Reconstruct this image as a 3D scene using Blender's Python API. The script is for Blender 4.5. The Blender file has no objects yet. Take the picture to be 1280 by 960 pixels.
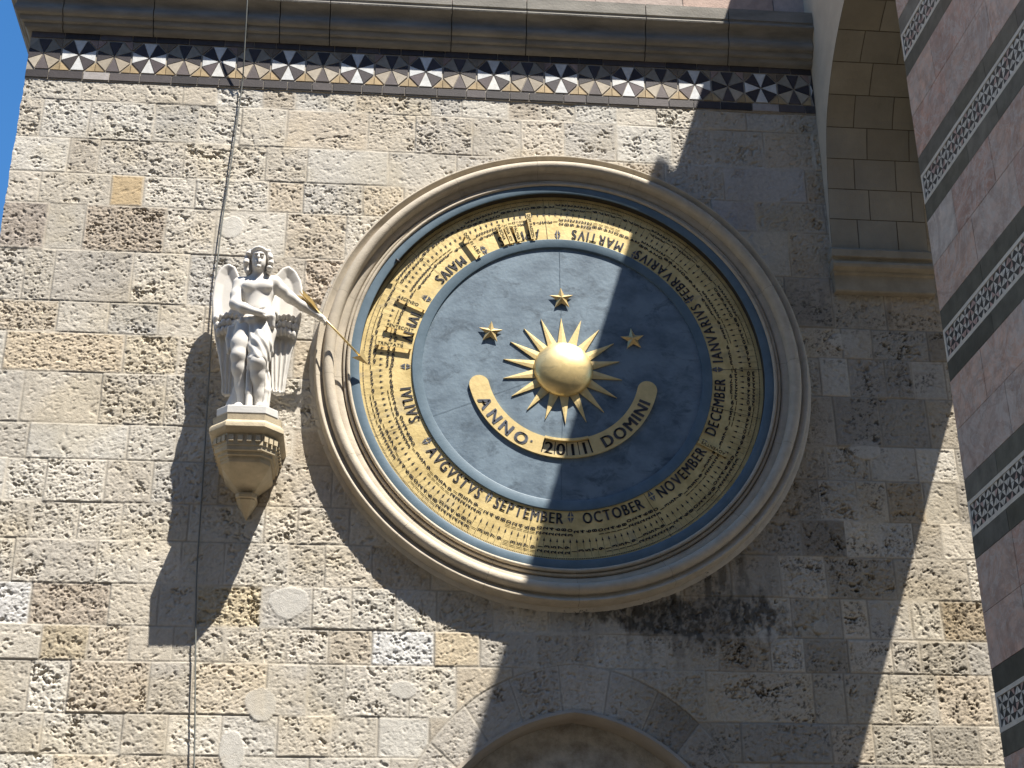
import bpy, math, random
import numpy as np
from mathutils import Vector, Matrix
random.seed(4); RNG = np.random.default_rng(11)
SC = bpy.context.scene; COL = SC.collection
rad = math.radians

# ------------------------------------------------------------------ camera, sky, sun, exposure
# metres; the tower wall is the plane y=0 facing -y, the dial centre is the origin, the piazza is 7.2 m below it
cam = bpy.data.cameras.new('camera'); camo = bpy.data.objects.new('camera', cam); COL.objects.link(camo)
yaw, pit, roll = 0.0891, 0.4496, -0.0064
fw = Vector((math.sin(yaw)*math.cos(pit), math.cos(yaw)*math.cos(pit), math.sin(pit)))
r0 = Vector((math.cos(yaw), -math.sin(yaw), 0)); u0 = r0.cross(fw)
rt = r0*math.cos(roll) + u0*math.sin(roll); up = u0*math.cos(roll) - r0*math.sin(roll)
M = Matrix((rt, up, -fw)).transposed().to_4x4(); M.translation = (-1.4203, -11.222, -5.5793)
camo.matrix_world = M
cam.sensor_width = 36; cam.lens = 1939.28/1280*36; cam.clip_start = .1; cam.clip_end = 2000
SC.camera = camo
SUN = Vector((.86, -1.0, 2.68)).normalized()
W = bpy.data.worlds.new('World'); SC.world = W; W.use_nodes = True
nt = W.node_tree; sky = nt.nodes.new('ShaderNodeTexSky'); sky.sky_type = 'NISHITA'; sky.sun_disc = False
sky.sun_elevation = math.asin(SUN.z); sky.sun_rotation = math.atan2(SUN.x, SUN.y)
sky.altitude = 10; sky.air_density = 1.0; sky.dust_density = .25; sky.ozone_density = 2.2
bg = nt.nodes['Background']; hs = nt.nodes.new('ShaderNodeHueSaturation'); hs.inputs['Saturation'].default_value = 1.3; hs.inputs['Value'].default_value = 1.0; nt.links.new(sky.outputs[0], hs.inputs['Color']); nt.links.new(hs.outputs[0], bg.inputs[0]); bg.inputs[1].default_value = .092
sl = bpy.data.lights.new('sun', 'SUN'); sl.energy = 5.0; sl.angle = rad(.4); sl.color = (1, .95, .87)
so = bpy.data.objects.new('sun', sl); COL.objects.link(so); so.rotation_euler = (-SUN).to_track_quat('-Z', 'Y').to_euler(); so.location = (8, -10, 25)
vs = SC.view_settings; vs.view_transform = 'Standard'; vs.look = 'None'; vs.gamma = 1; vs.use_curve_mapping = False
vs.exposure = 1.2

# ------------------------------------------------------------------ materials
def mat(name, col, rough=.85, metal=0., var=.15, scale=6., col2=None, bump=.0, bscale=60., attr=None, stretch=None, spec=.3, detail=6., contrast=(.3,.7), coat=0.):
    m = bpy.data.materials.new(name); m.use_nodes = True; t = m.node_tree; b = t.nodes['Principled BSDF']
    b.inputs['Roughness'].default_value = rough; b.inputs['Metallic'].default_value = metal
    b.inputs['Specular IOR Level'].default_value = spec
    tc = t.nodes.new('ShaderNodeTexCoord'); src = tc.outputs['Object']
    if stretch:
        mp = t.nodes.new('ShaderNodeMapping'); mp.inputs['Scale'].default_value = stretch; t.links.new(src, mp.inputs[0]); src = mp.outputs[0]
    n = t.nodes.new('ShaderNodeTexNoise'); n.inputs['Scale'].default_value = scale; n.inputs['Detail'].default_value = detail; n.inputs['Roughness'].default_value = .62
    t.links.new(src, n.inputs['Vector'])
    rp = t.nodes.new('ShaderNodeValToRGB'); t.links.new(n.outputs[0], rp.inputs[0])
    rp.color_ramp.elements[0].position = contrast[0]; rp.color_ramp.elements[1].position = contrast[1]
    c2 = col2 if col2 else tuple(min(1, c*(1+var)) for c in col); c1 = col if col2 else tuple(c*(1-var) for c in col)
    if attr:
        k = 1-var
        rp.color_ramp.elements[0].color = (k, k, k, 1); rp.color_ramp.elements[1].color = (1+var, 1+var, 1+var, 1)
        a = t.nodes.new('ShaderNodeAttribute'); a.attribute_name = attr
        mx = t.nodes.new('ShaderNodeMix'); mx.data_type = 'RGBA'; mx.blend_type = 'MULTIPLY'; mx.inputs[0].default_value = 1
        t.links.new(a.outputs['Color'], mx.inputs[6]); t.links.new(rp.outputs[0], mx.inputs[7]); t.links.new(mx.outputs[2], b.inputs['Base Color'])
    else:
        rp.color_ramp.elements[0].color = (*c1, 1); rp.color_ramp.elements[1].color = (*c2, 1)
        t.links.new(rp.outputs[0], b.inputs['Base Color'])
    if bump:
        nb = t.nodes.new('ShaderNodeTexNoise'); nb.inputs['Scale'].default_value = bscale; nb.inputs['Detail'].default_value = 5
        t.links.new(tc.outputs['Object'], nb.inputs['Vector'])
        bm = t.nodes.new('ShaderNodeBump'); bm.inputs['Strength'].default_value = bump; bm.inputs['Distance'].default_value = .01
        t.links.new(nb.outputs[0], bm.inputs['Height']); t.links.new(bm.outputs[0], b.inputs['Normal'])
    m.diffuse_color = (*col, 1)
    return m
M_WALL = mat('travertine_wall', (.5, .43, .34), .92, var=.12, scale=28, attr='tone', bump=.35, bscale=140, spec=.15)
M_WALLFAR = mat('travertine_plain', (.48, .42, .33), .92, var=.25, scale=2.5, bump=.4, bscale=40, spec=.15)
M_FRAME = mat('dial_limestone', (.47, .41, .32), .8, var=.13, scale=9, bump=.25, bscale=90)
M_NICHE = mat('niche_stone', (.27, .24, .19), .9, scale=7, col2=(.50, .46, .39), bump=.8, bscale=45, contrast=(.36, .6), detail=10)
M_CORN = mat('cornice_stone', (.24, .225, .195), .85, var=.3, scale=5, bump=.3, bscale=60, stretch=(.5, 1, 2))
M_UPPER = mat('upper_storey_stone', (.47, .38, .33), .9, var=.18, scale=12, bump=.4, bscale=60, attr='tone')
M_DARKTILE = mat('porphyry_tile', (.075, .06, .062), .45, var=.35, scale=14, bump=.1, bscale=80, attr='tone')
M_TILE = mat('mosaic_tile', (.4, .37, .3), .6, var=.16, scale=20, bump=.15, bscale=90, attr='tone')
M_MORTAR = mat('tile_mortar', (.36, .31, .24), .9, var=.15, scale=30)
M_MARBLE = mat('statue_marble', (.62, .59, .54), .6, var=.06, scale=8, bump=.06, bscale=70, spec=.3)
M_PLINTH = mat('plinth_marble', (.58, .565, .53), .6, var=.07, scale=10, bump=.12, bscale=90)
M_BRACKET = mat('bracket_stone', (.50, .42, .29), .8, var=.16, scale=8, bump=.25, bscale=90)
M_GOLD = mat('calendar_brass', (.49, .365, .15), .5, .3, scale=7, col2=(.73, .57, .265), bump=.15, bscale=40, contrast=(.30, .58), detail=9)
M_GILT = mat('gilded_dome', (.80, .62, .30), .4, .75, var=.12, scale=9, bump=.16, bscale=11)
M_RAY = mat('gilded_ray', (.74, .57, .27), .45, .4, var=.12, scale=14, bump=.12, bscale=40)
M_STAR = mat('gilded_star', (.56, .42, .2), .4, .55, var=.2, scale=20)
M_BLUE = mat('blue_slate', (.090, .130, .170), .55, scale=3.2, col2=(.168, .228, .28), bump=.2, bscale=30, stretch=(1, 1, 1.35), contrast=(.36, .60), detail=12, spec=.4)
def smudged(M, sc_, col, amt, lo, hi, stretch=(1, 1, 1.4)):
    t = M.node_tree; b = t.nodes['Principled BSDF']; src = b.inputs['Base Color'].links[0].from_socket
    tc = t.nodes.new('ShaderNodeTexCoord'); mp = t.nodes.new('ShaderNodeMapping'); mp.inputs['Scale'].default_value = stretch; mp.inputs['Location'].default_value = (3.1, 1.7, 5.3)
    n = t.nodes.new('ShaderNodeTexNoise'); n.inputs['Scale'].default_value = sc_; n.inputs['Detail'].default_value = 12; n.inputs['Roughness'].default_value = .7; n.inputs['Distortion'].default_value = .6
    r = t.nodes.new('ShaderNodeValToRGB'); r.color_ramp.elements[0].position = lo; r.color_ramp.elements[0].color = (0, 0, 0, 1); r.color_ramp.elements[1].position = hi; r.color_ramp.elements[1].color = (amt, amt, amt, 1)
    t.links.new(tc.outputs['Object'], mp.inputs[0]); t.links.new(mp.outputs[0], n.inputs['Vector']); t.links.new(n.outputs[0], r.inputs[0])
    m = t.nodes.new('ShaderNodeMix'); m.data_type = 'RGBA'; t.links.new(r.outputs[0], m.inputs[0]); t.links.new(src, m.inputs[6]); m.inputs[7].default_value = (*col, 1); t.links.new(m.outputs[2], b.inputs['Base Color'])
smudged(M_BLUE, 5.5, (.05, .075, .10), .8, .52, .66)
smudged(M_BLUE, 2.2, (.19, .25, .30), .5, .55, .7, (.6, 1, 1.8))
smudged(M_GOLD, 3.2, (.35, .31, .24), .5, .55, .66)
smudged(M_GILT, 9., (.45, .36, .2), .6, .55, .7)
smudged(M_FRAME, 5., (.30, .25, .19), .5, .55, .72)
smudged(M_BRACKET, 5., (.30, .25, .18), .5, .52, .70)
M_BLUERIM = mat('blue_rim_paint', (.082, .128, .165), .5, scale=6, col2=(.125, .18, .225), bump=.08, bscale=40)
M_INK = mat('dark_enamel', (.035, .032, .035), .5, var=.4, scale=30)
M_INKGREY = mat('blue_grey_enamel', (.11, .12, .145), .5, var=.35, scale=20)
M_INKDARK = mat('month_enamel', (.05, .05, .055), .5, scale=5, col2=(.11, .105, .11))
M_CABLE = mat('cable_sheath', (.16, .165, .15), .5, var=.1)
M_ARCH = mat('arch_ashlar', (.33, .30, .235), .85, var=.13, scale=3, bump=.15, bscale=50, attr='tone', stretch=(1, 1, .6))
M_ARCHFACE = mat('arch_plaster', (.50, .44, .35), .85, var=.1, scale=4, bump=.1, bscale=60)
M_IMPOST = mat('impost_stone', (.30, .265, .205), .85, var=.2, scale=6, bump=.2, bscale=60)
M_FBLOCK = mat('facade_marble', (.5, .4, .37), .5, var=.28, scale=7, attr='tone', bump=.18, bscale=25, detail=12, stretch=(1, 1, 1.6))
def veined():
    t = M_FBLOCK.node_tree; b = t.nodes['Principled BSDF']; src = b.inputs['Base Color'].links[0].from_socket
    tc = t.nodes.new('ShaderNodeTexCoord'); out = src
    for sc_, w, col, amt in ((2.6, .035, (.52, .50, .48), .6), (6.5, .03, (.55, .53, .50), .5), (1.7, .05, (.20, .13, .11), .45), (4.0, .12, (.42, .385, .36), .35)):
        n = t.nodes.new('ShaderNodeTexNoise'); n.inputs['Scale'].default_value = sc_; n.inputs['Detail'].default_value = 9; n.inputs['Roughness'].default_value = .65; n.inputs['Distortion'].default_value = 1.2
        mp = t.nodes.new('ShaderNodeMapping'); mp.inputs['Location'].default_value = (sc_*3, sc_, 7); t.links.new(tc.outputs['Object'], mp.inputs[0]); t.links.new(mp.outputs[0], n.inputs['Vector'])
        r = t.nodes.new('ShaderNodeValToRGB'); e = r.color_ramp.elements; e[0].position = .5-w; e[0].color = (0, 0, 0, 1); e[1].position = .5+w; e[1].color = (0, 0, 0, 1); k = e.new(.5); k.color = (amt, amt, amt, 1)
        t.links.new(n.outputs[0], r.inputs[0]); m = t.nodes.new('ShaderNodeMix'); m.data_type = 'RGBA'
        t.links.new(r.outputs[0], m.inputs[0]); t.links.new(out, m.inputs[6]); m.inputs[7].default_value = (*col, 1); out = m.outputs[2]
    t.links.new(out, b.inputs['Base Color'])
veined()
M_FDARK = mat('facade_serpentine', (.075, .078, .066), .5, var=.3, scale=9, attr='tone', bump=.1, bscale=40)
M_FTRIM = mat('facade_white_trim', (.56, .53, .47), .55, var=.12, scale=12)
M_FTESS = mat('facade_tessera', (.4, .4, .4), .5, var=.2, scale=25, attr='tone')
M_PIAZZA = mat('piazza_paving', (.115, .097, .075), .9, var=.2, scale=.8, bump=.2, bscale=8)
M_DIGIT = mat('year_plate', (.62, .53, .33), .5, .2, var=.1, scale=15)

# ------------------------------------------------------------------ mesh helpers
class MB:
    def __init__(s): s.v = []; s.f = []; s.t = []; s.mi = []; s.sm = []
    def add(s, vs_, fs, tone=None, mi=0, smooth=False):
        o = len(s.v); s.v += [tuple(v) for v in vs_]
        for f in fs: s.f.append(tuple(i+o for i in f)); s.t.append(tone); s.mi.append(mi); s.sm.append(smooth)
        return s
    def box(s, x0, x1, y0, y1, z0, z1, tone=None, mi=0, xf=None):
        vs_ = [(x, y, z) for z in (z0, z1) for y in (y0, y1) for x in (x0, x1)]
        if xf: vs_ = [xf(*v) for v in vs_]
        return s.add(vs_, [(0, 2, 3, 1), (4, 5, 7, 6), (0, 1, 5, 4), (2, 6, 7, 3), (0, 4, 6, 2), (1, 3, 7, 5)], tone, mi)
    def lathe(s, prof, n=256, a0=0., a1=2*math.pi, mi=0, smooth=True):
        """prof: list of (r, d): radius about the dial axis and height in front of the wall"""
        full = abs(a1-a0-2*math.pi) < 1e-6; m = n if full else n+1; vs_ = []
        for i in range(m):
            a = a0+(a1-a0)*i/n; c, q = math.cos(a), math.sin(a)
            vs_ += [(r*c, -d, r*q) for r, d in prof]
        k = len(prof); fs = []
        for i in range(n):
            j = (i+1) % m
            for e in range(k-1): fs.append((i*k+e, i*k+e+1, j*k+e+1, j*k+e))
        return s.add(vs_, fs, None, mi, smooth)
    def tube(s, pts, r, n=8, mi=0, rs=None):
        vs_ = []; P = [Vector(p) for p in pts]
        for i, p in enumerate(P):
            t = (P[min(i+1, len(P)-1)]-P[max(i-1, 0)]).normalized()
            a = t.cross(Vector((.3, -1, .2))).normalized(); b = t.cross(a)
            rr = rs[i] if rs else r
            vs_ += [tuple(p+a*rr*math.cos(2*math.pi*k/n)+b*rr*math.sin(2*math.pi*k/n)) for k in range(n)]
        fs = [(i*n+k, i*n+(k+1) % n, (i+1)*n+(k+1) % n, (i+1)*n+k) for i in range(len(P)-1) for k in range(n)]
        fs += [tuple(range(n))[::-1], tuple((len(P)-1)*n+k for k in range(n))]
        return s.add(vs_, fs, None, mi, True)
    def build(s, name, mats, parent=None, auto=None):
        return link_mesh(name, np.array(s.v, float), s.f, mats, parent, s.t, s.mi, s.sm, auto)

def wloc(o):
    l = Vector((0, 0, 0))
    while o: l += o.location; o = o.parent
    return np.array(l)
def link_mesh(name, V, F, mats, parent=None, tones=None, mi=None, sm=None, auto=None):
    me = bpy.data.meshes.new(name)
    off = wloc(parent) if parent else np.zeros(3)
    me.from_pydata((V-off).tolist(), [], F)
    for m in (mats if isinstance(mats, (list, tuple)) else [mats]): me.materials.append(m)
    if mi: me.polygons.foreach_set('material_index', mi)
    if auto is not None:
        me.polygons.foreach_set('use_smooth', [True]*len(F)); me.set_sharp_from_angle(angle=auto)
    elif sm: me.polygons.foreach_set('use_smooth', sm)
    if tones and any(t is not None for t in tones):
        at = me.color_attributes.new('tone', 'FLOAT_COLOR', 'CORNER'); c = []
        for f, t in zip(F, tones): c += [*(t or (.4, .4, .4)), 1.]*len(f)
        at.data.foreach_set('color', c)
    me.update()
    o = bpy.data.objects.new(name, me); COL.objects.link(o); o.parent = parent
    return o
def thing(name, label, cat, loc=(0, 0, 0), group=None):
    o = bpy.data.objects.new(name, None); COL.objects.link(o); o.location = loc; o.empty_display_size = .2
    o['label'] = label; o['category'] = cat
    if group: o['group'] = group
    return o
def tag(o, label, cat): o['label'] = label; o['category'] = cat; return o
def jit(c, k=.12):
    f = 1+random.uniform(-k, k); w_ = random.uniform(-.02, .02); return tuple(min(1, x*f*g_) for x, g_ in zip(c, (1+w_, 1, 1-1.5*w_)))

# value noise on numpy arrays
_L = RNG.random((256, 256))
def vnoise(x, y):
    xi = np.floor(x).astype(int); yi = np.floor(y).astype(int); fx = x-xi; fy = y-yi
    fx = fx*fx*(3-2*fx); fy = fy*fy*(3-2*fy); a = xi & 255; b = (xi+1) & 255; c = yi & 255; d = (yi+1) & 255
    return (_L[a, c]*(1-fx)+_L[b, c]*fx)*(1-fy)+(_L[a, d]*(1-fx)+_L[b, d]*fx)*fy
def fbm(x, y, o=4, g=.5):
    s = 0; a = 1; t = 0
    for i in range(o): s = s+a*vnoise(x*2**i+17.3*i, y*2**i+5.1*i); t += a; a *= g
    return s/t
def sstep(a, b, x): t = np.clip((x-a)/(b-a), 0, 1); return t*t*(3-2*t)

# ------------------------------------------------------------------ ground
g = MB(); g.add([(-400, -400, -7.2), (400, -400, -7.2), (400, 400, -7.2), (-400, 400, -7.2)], [(0, 1, 2, 3)])
go = g.build('piazza_ground', M_PIAZZA); go['kind'] = 'structure'

# ------------------------------------------------------------------ bell tower
tower = thing('bell_tower', 'pale rough stone bell tower wall with mosaic frieze and grey cornice', 'tower', (0, 0, -7.2))
TX0, TX1 = -4.62, 3.9
ZC = [2.635, 2.433, 2.042, 1.693, 1.389, .95, .473, .19, -.16, -.6, -.9, -1.25, -1.55, -1.89, -2.21, -2.475, -2.86, -3.155, -3.5, -3.85]
N = None
JX = [[-4.13,-3.27,-2.98,-2.58,-2.3,-2.01,-1.78,-1.45,-1.12,-.85,-.44,-.16,.15,.53,.88,1.26,1.69,2.04],[-4.43,-4.03,-3.49,-3.11,-2.75,-2.36,-1.66,-1.25,-.75,-.33,.05,.51,1.01,1.37,1.83,2.28],[-4.16,-3.91,-3.2,-2.51,-2.16,-1.47,N,1.45,2.18],[-4.36,-3.78,-3.51,-3.08,-2.47,-2.18,-1.68,N,1.71],[-4.26,-3.96,-3.3,-2.89,-2.31,-1.81],[-4.38,-4.15,-3.52,-3.07,-2.58,-2.13,N,1.9,2.3],[-4.07,-3.67,-3.27,-2.91,N,2.6,3.08],[-4.45,-3.52,-3.09,N,2.13,2.37,2.68,2.91,3.19],[-4.26,-3.66,-3.16,N,2.21,2.59,2.99],[-4.16,-3.4,-3.03,N,2.12,2.47,2.86,3.19],[-4.29,-3.99,-3.54,-3.19,N,2.02,2.33,2.58,2.88,3.15],[-4.06,-3.71,-3.39,-2.89,-2.32,-2.07,N,1.85,2.2,2.47,2.75,2.98],[-4.15,-3.54,-3.22,-2.92,-2.6,-2.12,-1.85,N,1.65,2.01,2.56,3.15],[-3.98,-3.41,-3.05,-2.78,-2.3,-1.92,-1.63,-1.3,-.99,-.57,N,1.72,2.11,2.32,2.66,2.9],[-3.87,-3.53,-3.23,-2.92,-2.55,-2.1,-1.79,-1.47,-1.01,-.67,N,1.53,1.79,2.13,2.47,2.69,3.06],[-3.92,-3.64,-3.07,-2.76,-2.23,-1.93,-1.66,-1.19,-.85,-.43,N,1.83,2.07,2.42,2.78],[-3.79,-3.23,-2.91,-2.53,-2.13,-1.75,-1.41,-1.04,-.67,N,1.93,2.25,2.69,3.06],[],[]]
# niche: pointed arch; inner opening and outer line of the voussoirs
NI = dict(c=.15, z=-4.15, r=1.36); NE = dict(c=.10, z=-3.85, r=1.415)
def niche_d(X, Z, q):   # negative inside
    x = X-.03
    return np.where(Z > q['z'], np.maximum(np.hypot(x-q['c'], Z-q['z']), np.hypot(x+q['c'], Z-q['z']))-q['r'], np.abs(x)-(q['r']-q['c']))
H = .0072
xs = np.arange(TX0, TX1+H/2, H); zs = np.arange(-3.85, 2.635+H/2, H); zs[-1] = 2.635
X, Z = np.meshgrid(xs, zs); nx, nz = len(xs), len(zs)
wob = .010*(fbm(X*1.3, Z*1.3, 2)-.5)
bid = np.zeros(X.shape, int); edge = np.full(X.shape, 9.)
tones = [(.5, .44, .35)]; amps = [1.]; lift = [0.]
PAL = [((.50, .455, .38), 5), ((.53, .495, .43), 6), ((.475, .42, .34), 2), ((.49, .455, .395), 5), ((.43, .38, .31), 1), ((.51, .45, .36), 1), ((.455, .425, .375), 3)]
PL = [c for c, w in PAL for _ in range(w)]
SPECIAL = [(-3.65, 1.55, (.50, .385, .235), .35), (-1.23, -2.36, (.60, .59, .565), .8), (-.84, -2.35, (.52, .44, .32), .7), (-3.6, -2.05, (.40, .345, .28), 1), (-4.3, -2.05, (.575, .56, .535), .7),
           (-3.81, -2.36, (.45, .385, .28), 1.2), (-4.4, 1.1, (.36, .315, .27), 1.), (-3.55, 1.1, (.42, .36, .29), 1.2), (2.93, -2.05, (.47, .395, .29), 1.5), (2.75, -1.1, (.47, .40, .30), 1.5),
           (-2.4, -2.05, (.49, .425, .31), 1.6), (-3.3, 0., (.49, .43, .33), 1.3), (-2.0, .7, (.46, .39, .31), 1.7), (-3.95, 0.0, (.52, .44, .33), .9), (1.75, 2.0, (.48, .46, .43), .4), (2.0, .7, (.46, .42, .36), .3), (1.7, 1.5, (.45, .43, .42), .4)]
for k in range(len(ZC)-1):
    zt, zb = ZC[k], ZC[k+1]; row = JX[k]
    ints = []                                     # joints given; unknown stretches are filled at random widths
    prev = TX0
    for j in list(row)+[TX1]:
        if j is N: ints.append(N); continue
        if ints and ints[-1] is N or not ints and j-TX0 > 1.0 or ints and ints[-1] is not N and j-ints[-1] > 1.05:
            if ints and ints[-1] is N: ints.pop()
            p0 = ints[-1] if ints else TX0
            x = p0
            while j-x > .75:
                x += random.uniform(.34, .62)
                if j-x > .22: ints.append(round(x, 3))
        if j < TX1: ints.append(j)
    bx = [TX0-1]+[i for i in ints if i is not N]+[TX1+1]
    sel = (Z+wob <= zt) & (Z+wob > zb)
    ez = np.minimum(zt-(Z+wob), (Z+wob)-zb)
    xx = X+.012*(vnoise(Z*2.2+k*9, X*0+k)-.5)
    for i in range(len(bx)-1):
        s2 = sel & (xx > bx[i]) & (xx <= bx[i+1])
        if not s2.any(): continue
        cx = (max(bx[i], TX0)+min(bx[i+1], TX1))/2; cz = (zt+zb)/2
        t, am = jit(random.choice(PL), .09), random.choice([.45, .6, .7, .8, .9, 1., 1.1, 1.2])
        for sx_, sz_, tc, ta in SPECIAL:
            if bx[i] < sx_ <= bx[i+1] and zb < sz_ <= zt: t, am = tc, ta
        tones.append(t); amps.append(am); lift.append(random.uniform(-.003, .004)); b_ = len(tones)-1
        bid[s2] = b_
        edge[s2] = np.minimum(ez[s2], np.minimum(xx[s2]-bx[i], bx[i+1]-xx[s2]))
# voussoirs round the niche
dE = niche_d(X, Z, NE); dI = niche_d(X, Z, NI)
vz = (dE < 0) & (dI > -.05)
ang = np.arctan2(Z+4.0, X-.03); seg = np.floor(ang/rad(14.5)+.5).astype(int)
for sgi in np.unique(seg[vz]):
    s2 = vz & (seg == sgi); tones.append(jit((.47, .43, .37), .12)); amps.append(random.choice([.7, .9, 1.1])); lift.append(random.uniform(-.003, .003)); bid[s2] = len(tones)-1
    rr = np.hypot(X-.03, Z+4.0)
    edge[s2] = np.minimum(-dE[s2], (np.abs(ang-sgi*rad(14.5)) < 9)*(rad(7.25)-np.abs(ang-sgi*rad(14.5)))[s2.nonzero()] [:0].sum() if False else np.minimum(-dE[s2], (rad(7.25)-np.abs(ang[s2]-sgi*rad(14.5)))*rr[s2]))
edge = np.where((dE > 0) & (dE < .03), np.minimum(edge, dE+.001), edge)
# plaster patches
patch = np.zeros(X.shape, bool)
for px, pz, pa, pb, pr in ((-2.10, -2.02, .15, .115, 0), (-2.26, -2.78, .11, .12, .3), (-2.44, -3.12, .09, .15, 0), (1.52, -2.2, .07, .05, 0), (2.37, .35, .13, .07, .2), (2.45, -.63, .12, .08, 0), (-2.75, 1.22, .10, .11, .3), (-1.23, -2.66, .10, .07, 0), (1.93, -2.12, .06, .05, 0), (1.2, -2.05, .05, .06, 0)):
    e = np.hypot((X-px)/pa, (Z-pz)/pb)+.5*(fbm(X*6.3+31, Z*6.3+77, 4)-.5); patch |= e < 1
tones.append((.55, .53, .50)); amps.append(.12); lift.append(.004); pid = len(tones)-1
TN = np.array(tones); AM = np.array(amps)[bid]; LF = np.array(lift)[bid]
AM = np.where(patch, .1, AM); LF = np.where(patch, .003, LF)
AM = AM*(.45+1.1*fbm(X*1.7+40, Z*1.7+9, 3))
# every block its own grain: size, bedding direction and offset
nb_ = len(tones); g1 = RNG.uniform(.62, 1.5, nb_)[bid]; g2 = RNG.uniform(.8, 1.5, nb_)[bid]; off = RNG.uniform(0, 90, nb_)[bid]; ca_ = RNG.normal(0, .5, nb_)[bid]; hole = RNG.uniform(.3, 1.25, nb_)[bid]
Xr, Zr = X*np.cos(ca_)-Z*np.sin(ca_), (X*np.sin(ca_)+Z*np.cos(ca_))*g2
n1 = fbm(Xr*58*g1+off, Zr*66*g1, 4, .72); n2 = fbm(Xr*22*g1+70, Zr*28*g1+off, 3); n3 = fbm(X*100, Z*125, 3, .7)
big = fbm(Xr*7.5*g1+11, Zr*9*g1+off, 3); spk = sstep(.70, .82, fbm(Xr*30+off, Zr*30+7, 2))
pits = sstep(.55, .75, n1)*.0075 + hole*sstep(.63, .78, big)*sstep(.44, .62, n1)*.017 + spk*.010
rough = (n2-.5)*.0075 + (n3-.5)*.0105 - pits
margin = .12+.88*sstep(.005, .024, edge+.014*(n2-.5)-.016*(fbm(X*1.5+3, Z*1.5+50, 3)-.48))
ring = np.minimum(np.abs(dE), 9)
gro = np.where(patch, 0, 1)*(1-sstep(.0030, .0085, edge/(.4+1.3*fbm(X*4+9, Z*4+2, 3))))*np.where(vz, 1, sstep(.30, .5, fbm(X*2.2+5, Z*2.2+8, 2)))
D = LF + AM*rough*np.where(patch, 1, margin) - .0045*gro
D += .006*(fbm(X*2.5, Z*2.5, 2)-.5)
# colour: block tone, mortar margins a little greyer, brown earth in the deep pits, dark lichen under the dial, painted shadow under the impost
C = TN[bid]
mort = np.array((.50, .455, .38)); C = C*(.35+.65*margin[..., None]) + mort*(.65*(1-margin[..., None]))
C = np.where(patch[..., None], C*.45+.55*np.array((.54, .52, .475)), C)
C *= (.88+.24*fbm(X*3+3, Z*3+8, 3))[..., None]
warm = sstep(.5, .75, fbm(X*2.1+13, Z*2.6+60, 3))[..., None]
C *= 1-warm*np.array((.0, .025, .08))
dirt = (sstep(.006, .03, pits)*AM.clip(0, 1)*margin)[..., None]; C *= 1-dirt*np.array((.12, .15, .18))
C *= (1-.25*gro)[..., None]
G_ = lambda cx, cz, a, b_: np.exp(-((X-cx)/a)**2-((Z-cz)/b_)**2)
lich_shade = G_(.95, -2.14, .85, .2)+.8*G_(1.3, -1.85, .5, .3)+.75*G_(.35, -2.02, .7, .13)+.5*G_(-.5, -2.02, .5, .15)+.6*G_(1.2, -2.4, .5, .12)+.45*G_(2.6, .78, .5, .10)+.4*G_(2.0, -2.3, .6, .25)  # lichen below the dial; the patch at the impost paints in its shadow
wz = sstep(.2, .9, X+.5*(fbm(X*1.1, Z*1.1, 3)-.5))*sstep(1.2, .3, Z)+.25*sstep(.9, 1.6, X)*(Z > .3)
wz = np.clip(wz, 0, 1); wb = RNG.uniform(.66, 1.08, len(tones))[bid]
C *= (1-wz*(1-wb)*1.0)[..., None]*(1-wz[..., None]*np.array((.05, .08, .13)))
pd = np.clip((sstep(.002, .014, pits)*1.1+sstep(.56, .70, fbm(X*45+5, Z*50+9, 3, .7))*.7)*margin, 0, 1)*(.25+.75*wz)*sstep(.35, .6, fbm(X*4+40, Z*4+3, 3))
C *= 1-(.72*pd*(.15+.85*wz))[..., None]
lk = sstep(.40, .60, lich_shade*.54*(.45+1.1*fbm(X*12, Z*6.5, 4, .65)))*(.45+.55*sstep(.38, .6, fbm(X*30, Z*22, 3, .65)))
strk = sstep(.47, .66, fbm(X*11+2, Z*.55, 3))*sstep(.35, .6, fbm(X*20, Z*9, 3))*np.exp(-((X-.85)/.75)**2)*sstep(-2.75, -1.9, Z)*(Z < -1.0)+.8*sstep(.5, .66, fbm(X*13+8, Z*.8, 3))*np.exp(-((X-2.75)/.6)**2)*sstep(.35, .72, Z)*(Z < .82)  # second term: shadow beneath the impost, painted as streaks
lk = np.maximum(lk, .9*strk)[..., None]
C = C*(1-.80*lk)+np.array((.035, .033, .03))*.80*lk
# openings: the dial's bed and the niche
Yd = -D
R = np.hypot(X, Z)
Yd = np.where(R < 1.9, .08, Yd)
V = np.stack([X, Yd, Z], -1)
edgecol = np.abs(X-TX0) < 1e-6
V[..., 0] += np.where(edgecol, .008*(fbm(Z*9, Z*0+3, 3)-.5)*2, 0)
idx = np.arange(nx*nz).reshape(nz, nx)
q = np.stack([idx[:-1, :-1], idx[:-1, 1:], idx[1:, 1:], idx[1:, :-1]], -1)
ce = lambda A_: (A_[:-1, :-1]+A_[1:, 1:])/2
keep = ~((ce(dI) < -.012) | (ce(R) < 1.80))
F = q[keep]
used = np.zeros(nx*nz, bool); used[F.ravel()] = True; remap = np.cumsum(used)-1
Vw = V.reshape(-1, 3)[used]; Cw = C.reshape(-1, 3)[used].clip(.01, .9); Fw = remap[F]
me = bpy.data.meshes.new('wall'); me.vertices.add(len(Vw)); me.vertices.foreach_set('co', (Vw-np.array((0, 0, -7.2))).ravel())
me.loops.add(len(Fw)*4); me.loops.foreach_set('vertex_index', Fw.ravel().astype(np.int32))
me.polygons.add(len(Fw)); me.polygons.foreach_set('loop_start', np.arange(len(Fw), dtype=np.int32)*4)
me.update(calc_edges=True); me.materials.append(M_WALL)
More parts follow.
